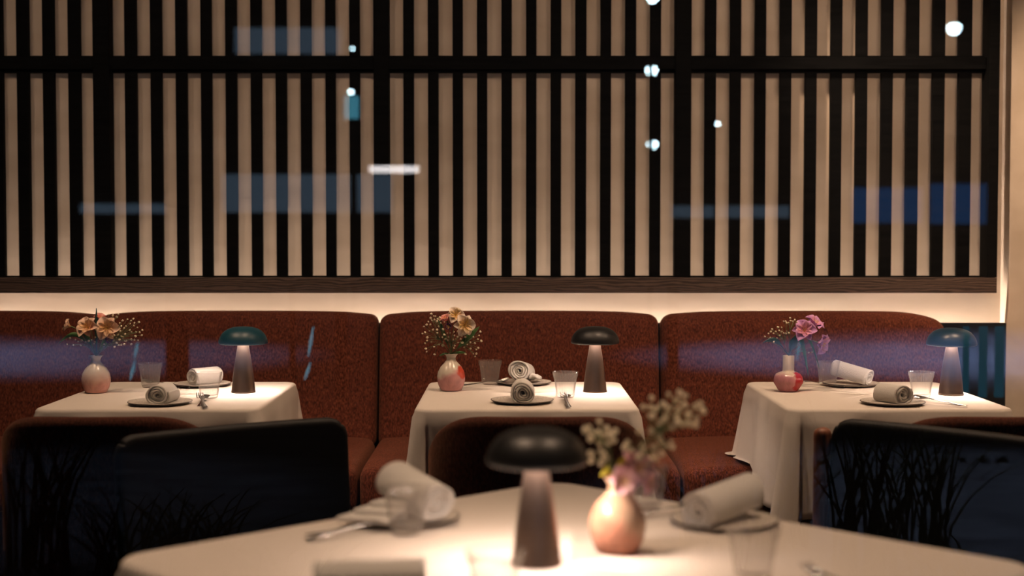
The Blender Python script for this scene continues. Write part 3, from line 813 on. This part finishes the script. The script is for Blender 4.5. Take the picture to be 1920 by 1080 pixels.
# ------------------------------------------------------------------ flowers
def blossom_mesh():
    b = B(); bmesh.ops.create_icosphere(b.bm, subdivisions=2, radius=0.0046)
    rnd = random.Random(3)
    for v in b.bm.verts:
        v.co *= 1 + rnd.uniform(-0.22, 0.18); v.co.z *= 0.85
    me = bpy.data.meshes.new('blossom'); b.bm.to_mesh(me); b.bm.free(); me.materials.append(M['blossom'])
    for p in me.polygons: p.use_smooth = True
    return me
BLM = blossom_mesh()
def off(S, px, py, z_neck, dx_px, dy_px, dz):   # pixel offsets at the vase -> metres
    return Vector((dx_px / S, dz, -dy_px / S))
def sprig(neck, pts, label, group, size=1.0, seed=0, thin=0.0007):
    """branching stem with small ball blossoms; neck and pts in world metres"""
    rnd = random.Random(seed)
    t = thing('gypsophila_sprig', label, 'flowers', neck, 0, group)
    b = B(); neck = Vector(neck)
    c = sum((Vector(p) for p in pts), Vector()) / len(pts) - neck
    root = Vector((0, 0, -0.05)); fork = c * 0.45 + Vector((0, 0, 0.004))
    b.tube([root, Vector((c.x * .02, c.y * .02, 0)), c * 0.2, fork], thin * 1.5, 5)
    forks = [fork, c * 0.7, c * 0.58 + Vector((0, 0, 0.006))]
    b.tube([fork, forks[2], forks[1]], thin * 1.2, 5)
    for p in pts:
        q = Vector(p) - neck
        f = forks[rnd.randrange(3)]
        mid = f.lerp(q, 0.5) + Vector((rnd.uniform(-.004, .004), rnd.uniform(-.004, .004), 0.003))
        b.tube([f, mid, q], thin, 4)
    b.build('stem', M['stem'], t)
    for p in pts:
        o = bpy.data.objects.new('blossom', BLM); COL.objects.link(o); o.parent = t
        o.location = Vector(p) - neck; s = size * rnd.uniform(0.7, 1.15); o.scale = (s, s, s)
        o.rotation_euler = (rnd.uniform(-1, 1), rnd.uniform(-1, 1), rnd.uniform(0, 6))
    return t
def petal(b, L, W, curl, cup, rz, tilt, layer, ring, wave_=0.0):
    """one petal along a direction; stores len in layer"""
    NU, NV = 9, 6
    Rm = Matrix.Rotation(rz, 3, 'Z')
    def P(u, v, s):
        w_ = W * (math.sin(PI * min(1, u ** 0.75)) ** 0.8 if u < 1 else 0) * 0.5 + 0.0009
        y = w_ * v
        r = L * u
        a = tilt - curl * u
        x = r * math.cos(a); z = r * math.sin(a) + cup * v * v * w_ * 8 + s * 0.0004 + wave_ * math.sin(u * 9 + v * 3) * 0.001
        return Rm @ Vector((x + 0.0015, y, z))
    rows = []; 
    for i in range(NU + 1):
        u = i / NU
        rows.append([P(u, -1 + 2 * k / NV, 1) for k in range(NV + 1)] + [P(u, 1 - 2 * k / NV, -1) for k in range(NV + 1)])
    vs = b.grid(rows, close_v=True)
    for i, r in enumerate(vs):
        for v in r: v[layer] = i / NU
def lily(neck, head, facing, m, label, group, size=1.0, leaf=True, spread=0.75):
    """alstroemeria bloom: six petals, stamens and a stem down into the vase"""
    t = thing('alstroemeria', label, 'flower', neck, 0, group)
    neck = Vector(neck); h = Vector(head) - neck
    q = Vector(facing).normalized().to_track_quat('Z', 'Y')
    for k in range(6):
        b = B(); la = b.bm.verts.layers.float.new('len')
        wide = k % 2 == 0
        petal(b, (0.034 if wide else 0.032) * size, (0.034 if wide else 0.025) * size, 0.55, 0.10, 0, R_(90 - 58 * spread), la, k, 1.0)
        o = b.build('petal', m, t, True, h); o.rotation_euler = (q @ Matrix.Rotation(k * PI / 3, 3, 'Z').to_quaternion()).to_euler()
    b = B()
    for k in range(6):
        a = k * PI / 3 + 0.4
        b.tube([(0, 0, 0), (0.003 * math.cos(a), 0.003 * math.sin(a), 0.012 * size), (0.007 * math.cos(a), 0.007 * math.sin(a) - 0.002, 0.022 * size)], [0.0005, 0.0005, 0.0011], 5)
    o = b.build('stamen', M['pollen'], t, True, h); o.rotation_euler = q.to_euler()
    b = B(); back = Vector(facing).normalized() * -0.012
    b.tube([(0, 0, -0.06), (0, 0, 0.0), h * 0.4 + Vector((0, 0, 0.012)), h + back * 1.6, h], [0.0013, 0.0013, 0.0012, 0.0016, 0.0030], 7)
    b.build('stem', M['stem'], t)
    return t
def leaf_obj(neck, tip, wid, m, label, group, droop=0.0, twist=0.0):
    neck = Vector(neck); h = Vector(tip) - neck
    b = B(); rows = []
    side = h.cross(Vector((math.sin(twist), math.cos(twist), 0))).normalized()
    for i in range(15):
        u = i / 14
        c = h * u + Vector((0, 0, droop * math.sin(PI * u)))
        k = max(0.0, (u - 0.25) / 0.75)
        w_ = 0.0012 + wid * math.sin(PI * min(1, k) ** 0.8) if k < 1 else 0.0006
        up = side.cross(h).normalized() * 0.0006
        rows.append([c - side * w_ + up * 4, c + up, c + side * w_ + up * 4, c + side * w_ + up * 3, c - up, c - side * w_ + up * 3])
    rows = [[(0, 0, -0.05)] * 0 + r for r in rows]
    vs = b.grid(rows, close_v=True); b.cap(vs[0]); b.cap(vs[-1])
    o = b.build('long_leaf', m, None, True, neck)
    return tag(o, label, 'leaf', group)

S0 = FPX / vp0.y; S1 = FPX / vp1.y; S2 = FPX / vp2.y; S3 = FPX / vp3.y
def W(vp, S, px, py, dy=0.0):       # world point at the vase's distance (plus dy) behind a pixel
    return at_y(px, py, vp.y + dy)
def cloud(vp, spec, seed):
    """spec: list of (cx, cy, rx, ry, n) pixel ellipses filled with separated points"""
    rnd = random.Random(seed); out = []
    for (cx, cy, rx, ry, n) in spec:
        got = []; tries = 0
        while len(got) < n and tries < 4000:
            tries += 1
            a = rnd.uniform(0, 2 * PI); r = math.sqrt(rnd.random())
            x, y = cx + rx * r * math.cos(a), cy + ry * r * math.sin(a)
            if all((x - g[0]) ** 2 + (y - g[1]) ** 2 > (rx * ry / n) * 1.1 for g in got): got.append((x, y))
        out.append([at_y(x, y, vp.y + rnd.uniform(-0.035, 0.035)) for x, y in got])
    return out
# left table
nk = Vector((vp0.x, vp0.y, TZ + 0.127)); G = 'flowers in the vase on the left table'
cl = cloud(vp0, [(243, 620, 26, 26, 30), (208, 640, 30, 13, 20), (150, 638, 34, 11, 13), (213, 590, 10, 6, 4)], 1)
for pts, wh in zip(cl, ('reaching right', 'low in the middle', 'reaching low to the left', 'standing highest')):
    sprig(nk, pts, 'baby\'s breath sprig %s in the left table vase' % wh, G, 0.85, len(pts))
lily(nk, W(vp0, S0, 201, 616, -0.02), (0.05, -1, 0.25), M['peach_petal'], 'open peach lily bloom facing the window, right in the left table vase', G, 1.3, spread=1.0)
lily(nk, W(vp0, S0, 166, 616, -0.01), (-0.25, -0.9, 0.5), M['peach_petal'], 'wide peach bloom in the middle of the left table vase', G, 1.25)
lily(nk, W(vp0, S0, 186, 602, 0.03), (0.2, -0.2, 0.9), M['pink_petal'], 'deep orange bloom behind the other two in the left table vase', G, 0.85, spread=0.4)
lily(nk, W(vp0, S0, 132, 612, 0.0), (-0.85, -0.2, 0.35), M['peach_petal'], 'small pale bloom seen from the side, leftmost in the left table vase', G, 0.8, spread=0.5)
lily(nk, W(vp0, S0, 205, 636, -0.02), (0.1, -0.9, 0.0), M['plum_petal'], 'small dark plum bloom below the peach ones in the left table vase', G, 0.42)
leaf_obj(nk, W(vp0, S0, 180, 578, 0.01), 0.006, M['dark_green'], 'dark pointed leaf standing up behind the peach blooms, left table', G, 0.0, 0.4)
leaf_obj(nk, W(vp0, S0, 106, 648, -0.01), 0.007, M['green'], 'green leaf hanging out leftmost from the left table vase', G, 0.055)
leaf_obj(nk, W(vp0, S0, 150, 618, -0.02), 0.010, M['green'], 'green leaf below the peach blooms in the left table vase', G, 0.01, 0.6)
leaf_obj(nk, W(vp0, S0, 207, 628, 0.01), 0.009, M['green'], 'green leaf leaning right in the left table vase', G, 0.0, -0.4)
# middle table
nk = Vector((vp1.x, vp1.y, TZ + 0.127)); G = 'flowers in the vase on the middle table'
cl = cloud(vp1, [(812, 628, 20, 40, 28), (846, 634, 24, 20, 26), (885, 640, 20, 30, 26), (822, 598, 16, 10, 6)], 2)
for pts, wh in zip(cl, ('on the left side', 'below the cream blooms', 'on the right side', 'at the upper left')):
    sprig(nk, pts, 'baby\'s breath sprig %s of the middle table bouquet' % wh, G, 0.9, len(pts) + 3)
lily(nk, W(vp1, S1, 854, 592, 0.0), (0.1, -0.9, 0.45), M['cream_petal'], 'cream bloom with a yellow throat, topmost in the middle table bouquet', G, 0.95, spread=0.9)
lily(nk, W(vp1, S1, 870, 610, -0.02), (0.35, -1, 0.1), M['cream_petal'], 'open cream bloom facing the window, right in the middle table bouquet', G, 1.2, spread=0.95)
lily(nk, W(vp1, S1, 838, 602, -0.01), (-0.4, -0.3, 0.6), M['pink_petal'], 'coral pink half closed bloom, left in the middle table bouquet', G, 0.75, spread=0.35)
lily(nk, W(vp1, S1, 841, 612, -0.02), (-0.1, -1, 0.1), M['plum_petal'], 'small dark plum bloom in the middle table bouquet', G, 0.35)
leaf_obj(nk, W(vp1, S1, 899, 612, -0.01), 0.010, M['green'], 'bright green leaf at the right of the middle table bouquet', G, 0.0, 0.3)
leaf_obj(nk, W(vp1, S1, 820, 594, 0.0), 0.006, M['green'], 'narrow green leaf at the left of the middle table bouquet', G, 0.0, 0.2)
leaf_obj(nk, W(vp1, S1, 824, 667, -0.01), 0.003, M['green'], 'thin leaf spreading low left from the middle vase', G, 0.004)
leaf_obj(nk, W(vp1, S1, 873, 662, -0.01), 0.004, M['green'], 'thin leaf spreading low right from the middle vase', G, 0.004)
# right table
nk = Vector((vp2.x, vp2.y, TZ + 0.124)); G = 'flowers in the vase on the right table'
cl = cloud(vp2, [(1460, 624, 20, 11, 15), (1481, 602, 14, 6, 9), (1442, 637, 10, 12, 5), (1518, 655, 14, 10, 4)], 5)
for pts, wh in zip(cl, ('reaching left', 'standing highest', 'drooping furthest left', 'under the lilac blooms')):
    sprig(nk, pts, 'baby\'s breath sprig %s in the right table vase' % wh, G, 0.8, len(pts) + 9)
lily(nk, W(vp2, S2, 1508, 622, -0.01), (-0.15, -0.9, 0.5), M['lilac_petal'], 'open lilac bloom with streaks, topmost in the right table vase', G, 1.3, spread=0.8)
lily(nk, W(vp2, S2, 1524, 612, 0.02), (0.4, -0.4, 0.8), M['lilac_petal'], 'lilac bloom behind the topmost one in the right table vase', G, 1.2, spread=0.6)
lily(nk, W(vp2, S2, 1533, 642, -0.01), (0.75, -0.6, -0.25), M['lilac_petal'], 'lilac bloom drooping to the right in the right table vase', G, 1.3, spread=0.55)
leaf_obj(nk, W(vp2, S2, 1430, 643, -0.02), 0.008, M['dark_green'], 'dark leaf stretching left from the right table vase', G, 0.03)
leaf_obj(nk, W(vp2, S2, 1494, 628, -0.01), 0.013, M['dark_green'], 'broad dark leaf upright in the right table vase', G, 0.0, 0.1)
leaf_obj(nk, W(vp2, S2, 1516, 706, -0.03), 0.008, M['green'], 'green leaf hanging down right of the vase neck, right table', G, 0.11)
leaf_obj(nk, W(vp2, S2, 1537, 692, -0.01), 0.006, M['green'], 'green leaf hanging towards the tumbler, right table', G, 0.10)
# foreground table
nk = Vector((vp3.x, vp3.y, TZ + 0.127)); G = 'flowers in the vase on the foreground table'
cl = cloud(vp3, [(1130, 808, 34, 26, 13), (1212, 838, 48, 34, 20), (1262, 772, 60, 38, 27), (1116, 858, 22, 14, 6)], 9)
for pts, wh in zip(cl, ('leaning left', 'right of the middle', 'reaching furthest up right', 'low on the left')):
    sprig(nk, pts, 'blurred baby\'s breath sprig %s in the foreground vase' % wh, G, 1.35, len(pts) + 20, 0.0009)
lily(nk, W(vp3, S3, 1188, 880, -0.01), (0.45, -0.8, 0.4), M['blush_petal'], 'blurred blush pink bloom on the foreground vase', G, 1.0, spread=0.8)
lily(nk, W(vp3, S3, 1172, 900, -0.03), (-0.05, -0.9, 0.1), M['blush_petal'], 'blurred pale pink bloom at the lip of the foreground vase', G, 0.8, spread=0.85)
lily(nk, W(vp3, S3, 1205, 900, 0.0), (0.8, -0.5, 0.0), M['blush_petal'], 'blurred pink bloom drooping right over the foreground vase', G, 0.8, spread=0.6)
leaf_obj(nk, W(vp3, S3, 1126, 892, -0.01), 0.009, M['yellow_green'], 'yellow leaf low on the left of the foreground vase', G, 0.01)
leaf_obj(nk, W(vp3, S3, 1172, 858, -0.02), 0.009, M['yellow_green'], 'yellow green leaf upright in the foreground vase', G, 0.0)

# ------------------------------------------------------------------ the street outside (seen mirrored in the window)
def mir(px, py, V):         # a real point whose mirror image in the window shows at that pixel, V metres off
    p = at_y(px, py, V); return Vector((p.x, 2 * WIN_Y - V, p.z))
M['asphalt'] = mat('asphalt', (0.20, 0.21, 0.24), 0.85)
noise_color(M['asphalt'], (0.13, 0.14, 0.17), (0.26, 0.27, 0.31), 0.9, (1, 5, 1), 6)
M['pavement'] = mat('pavement', (0.16, 0.16, 0.16), 0.9)
noise_color(M['pavement'], (0.09, 0.09, 0.10), (0.2, 0.2, 0.21), 2.5, (1, 2, 1), 5)
M['facade'] = mat('dark_facade', (0.02, 0.025, 0.03), 0.8)
M['grass'] = mat('grass_blade', (0.10, 0.11, 0.02), 0.8)
M['white_led'] = emit('street_led', (0.62, 0.9, 1.0), 60)
M['tube_led'] = emit('tube_led', (1.0, 0.93, 0.92), 9)
M['cyan_sign'] = emit('cyan_sign', (0.12, 0.5, 0.68), 3.2)
M['blue_window'] = emit('blue_lit_window', (0.16, 0.24, 0.34), 1.5)
M['deep_blue_window'] = emit('deep_blue_lit_window', (0.02, 0.12, 0.36), 1.4)
M['teal_glow'] = emit('teal_glow', (0.0, 0.16, 0.26), 1.6)
M['amber_light'] = emit('amber_light', (1.0, 0.55, 0.25), 4.0)
struct(B().box(-30, 30, -8.2, WIN_Y - 0.1, -0.12, -0.02).build('ground_pavement', M['pavement'], smooth=False))
struct(B().box(-30, 30, -40, -8.2, -0.24, -0.14).build('ground_road', M['asphalt'], smooth=False))
COOL = (0.42, 0.58, 1.0)
def pole_light(px, py, V, label, r_px=11, power=0, target=None):
    p = mir(px, py, V); t = thing('street_lamp', label, 'street lamp', (p.x, p.y, -0.14), 0, 'street lamps across the road')
    r = r_px / FPX * V
    h = p.z + 0.14
    B().tube([(0, -0.25, 0), (0, -0.25, h + r), (0, -0.1, h + r * 1.3), (0, 0, h + r * 0.9)], [0.05, 0.035, 0.03, 0.03], 8).build('pole', M['black_metal'], t)
    b = B(); b.lathe([(0.0005, -r), (r * .6, -r * .8), (r, -r * .1), (r * .9, r * .3), (r * .4, r * .6), (0.0005, r * .65)], 16, (0, 0, h)); b.build('globe', M['white_led'], t)
pole_light(1222, 131, 30, 'white street lamp across the road, middle one of the mast group', 11)
pole_light(1223, 270, 34, 'white street lamp across the road, lowest and furthest', 10)
pole_light(1224, -4, 24, 'white street lamp across the road, highest and nearest', 10)
pole_light(1789, 52, 30, 'bright white street lamp at the upper right of the window reflection', 13)
pole_light(1346, 232, 35, 'small white street lamp at the right of the window reflection', 4)
pole_light(658, 172, 26, 'small lamp over the cyan sign in the window reflection', 5)
pole_light(661, 91, 28, 'faint lamp above the cyan sign in the window reflection', 3)
for (x, y, tx, ty, pw, an) in ((9.5, -13.5, 8.0, -14.0, 11000, 75), (3.6, -14.0, 4.0, -14.0, 5500, 50), (-5.0, -14.0, -5.0, -14.0, 4000, 50), (-9, -13.5, -8.2, -14, 4600, 60)):
    spot_light('street_lamp_light', (x, y, 6.5), (tx, ty, 0), pw, COOL, R_(an), 0.8, 0.1)
spot_light('pavement_lamp_light', (2.3, -4.5, 3.4), (2.3, -4.4, 0), 420, (0.55, 0.68, 1.0), R_(66), 0.5, 0.08)
spot_light('pavement_lamp_light', (-2.6, -4.6, 3.4), (-2.6, -4.5, 0), 130, (0.55, 0.68, 1.0), R_(62), 0.6, 0.08)
# building across the road
bd = thing('office_building', 'dark building across the road with blue lit window bands', 'building', (0, -36, -0.14))
B().box(-22, 22, -6, 0, 0, 14).build('facade', M['facade'], bd, False)
V = 2 * WIN_Y + 35.9
for (x0, x1, y0, y1, mm) in ((415, 735, 327, 398, 'blue_window'), (1258, 1480, 386, 408, 'blue_window'), (1598, 1730, 352, 418, 'deep_blue_window'), (1745, 1850, 345, 420, 'deep_blue_window'), (440, 640, 52, 100, 'blue_window'), (150, 310, 382, 400, 'blue_window')):
    a = mir(x0, y1, V); c = mir(x1, y0, V)
    B().box(a.x, c.x, 0.02, 0.12, a.z + 0.14, c.z + 0.14).build('window', M[mm], bd, False)
a = mir(672, 222, 26); c = mir(645, 180, 26)
o = B().box(min(a.x, c.x), max(a.x, c.x), -0.1, 0.0, a.z, c.z).build('shop_sign', M['cyan_sign'], None, False, (0, a.y, 0)); tag(o, 'small upright cyan lit sign across the road', 'sign')
a = mir(692, 324, 26); c = mir(786, 311, 26)
o = B().rbox(c.x - a.x, 0.1, c.z - a.z, 0.04, None, 3, 6).build('tube_light', M['tube_led'], None, True, ((a.x + c.x) / 2, a.y, (a.z + c.z) / 2)); tag(o, 'long white tube light across the road', 'light')
for i, (px, y0, y1, ti) in enumerate(((256, 642, 672, 4), (250, 676, 712, 6), (584, 612, 668, 6), (578, 680, 712, 7), (1497, 640, 676, 3))):
    a = mir(px - ti, y1, 9); c = mir(px + ti * 0.6, y0, 9)
    o = B().tube([a, a.lerp(c, 0.5), c], [0.004, 0.011, 0.004], 8).build('light_rod', M['cyan_sign']); tag(o, 'slim cyan lit rod mirrored in the window, ' + ('upper at left', 'lower at left', 'upper left of the middle table', 'lower left of the middle table', 'before the violet flowers')[i], 'light', 'cyan garden light rods')
# glowing teal strips added for the reflection at the far right
for (x0, x1, wh) in ((1806, 1818, 'leftmost'), (1836, 1852, 'middle one'), (1866, 1884, 'rightmost')):
    a = mir(x0, 745, 8); c = mir(x1, 612, 8)
    o = B().box(a.x, c.x, a.y - 0.02, a.y, a.z, c.z).build('teal_glow_strip', M['teal_glow'], None, False); tag(o, 'narrow teal glowing strip added for the reflection at the right edge, ' + wh, 'light', 'added teal glow strips')
for (px, wd, wh) in ((332, .20, 'wide one left of the petrol blue lamp'), (548, .06, 'slim one right of the petrol blue lamp'), (1262, .10, 'left of the right table'), (640, .12, 'left of the middle table')):  # dark posts added to break up the mirrored blue road band
    p = mir(px, 600, 12.0)
    o = B().lathe([(0.0004, 1.13), (wd * .35, 1.11), (wd * .5, 1.05), (wd * .5, 0.0)], 16).build('gap_post', M['black_metal'], None, True, (p.x, p.y, -0.14)); tag(o, 'dark post added to break the mirrored band, ' + wh, 'gap_post', 'dark posts added before the road')
# planting by the pavement
def grass_clump(x, y, h, n, seed, label, spread=0.5):
    rnd = random.Random(seed); b = B()
    for k in range(n):
        a = rnd.uniform(0, 2 * PI); s = rnd.uniform(0.1, spread); hh = h * rnd.uniform(0.55, 1.05)
        d = Vector((math.cos(a) * s, math.sin(a) * s * 0.6, 0))
        base = Vector((rnd.uniform(-.12, .12), rnd.uniform(-.1, .1), 0))
        pts = [base + d * (u ** 1.7) + Vector((0, 0, hh * (u - 0.22 * u ** 3))) for u in (0, .25, .5, .75, 1)]
        b.tube(pts, [0.006, 0.0055, 0.0045, 0.003, 0.0008], 4)
    o = b.build('ornamental_grass', M['grass'], None, True, (x, y, -0.02)); tag(o, label, 'grass', 'ornamental grasses by the pavement'); return o
k = 0
for (px, V, h, n, wh) in ((1340, 5.6, .72, 70, 'right of the middle'), (1460, 6.0, .62, 50, 'right, low'), (1625, 5.4, .98, 38, 'right, tallest'), (1720, 5.8, .82, 34, 'far right'), (1590, 4.6, .34, 26, 'near right, before the black chair'), (1790, 4.9, .36, 24, 'near far right'),
                        (60, 5.6, .85, 40, 'far left'), (230, 5.0, .52, 45, 'left, low'), (370, 5.5, .40, 45, 'left of the middle'), (520, 4.8, .36, 45, 'near left')):
    k += 1
    grass_clump((px - 960) / FPX * V, 2 * WIN_Y - V, h, n, k, 'dark ornamental grass clump by the pavement, ' + wh, 0.34)
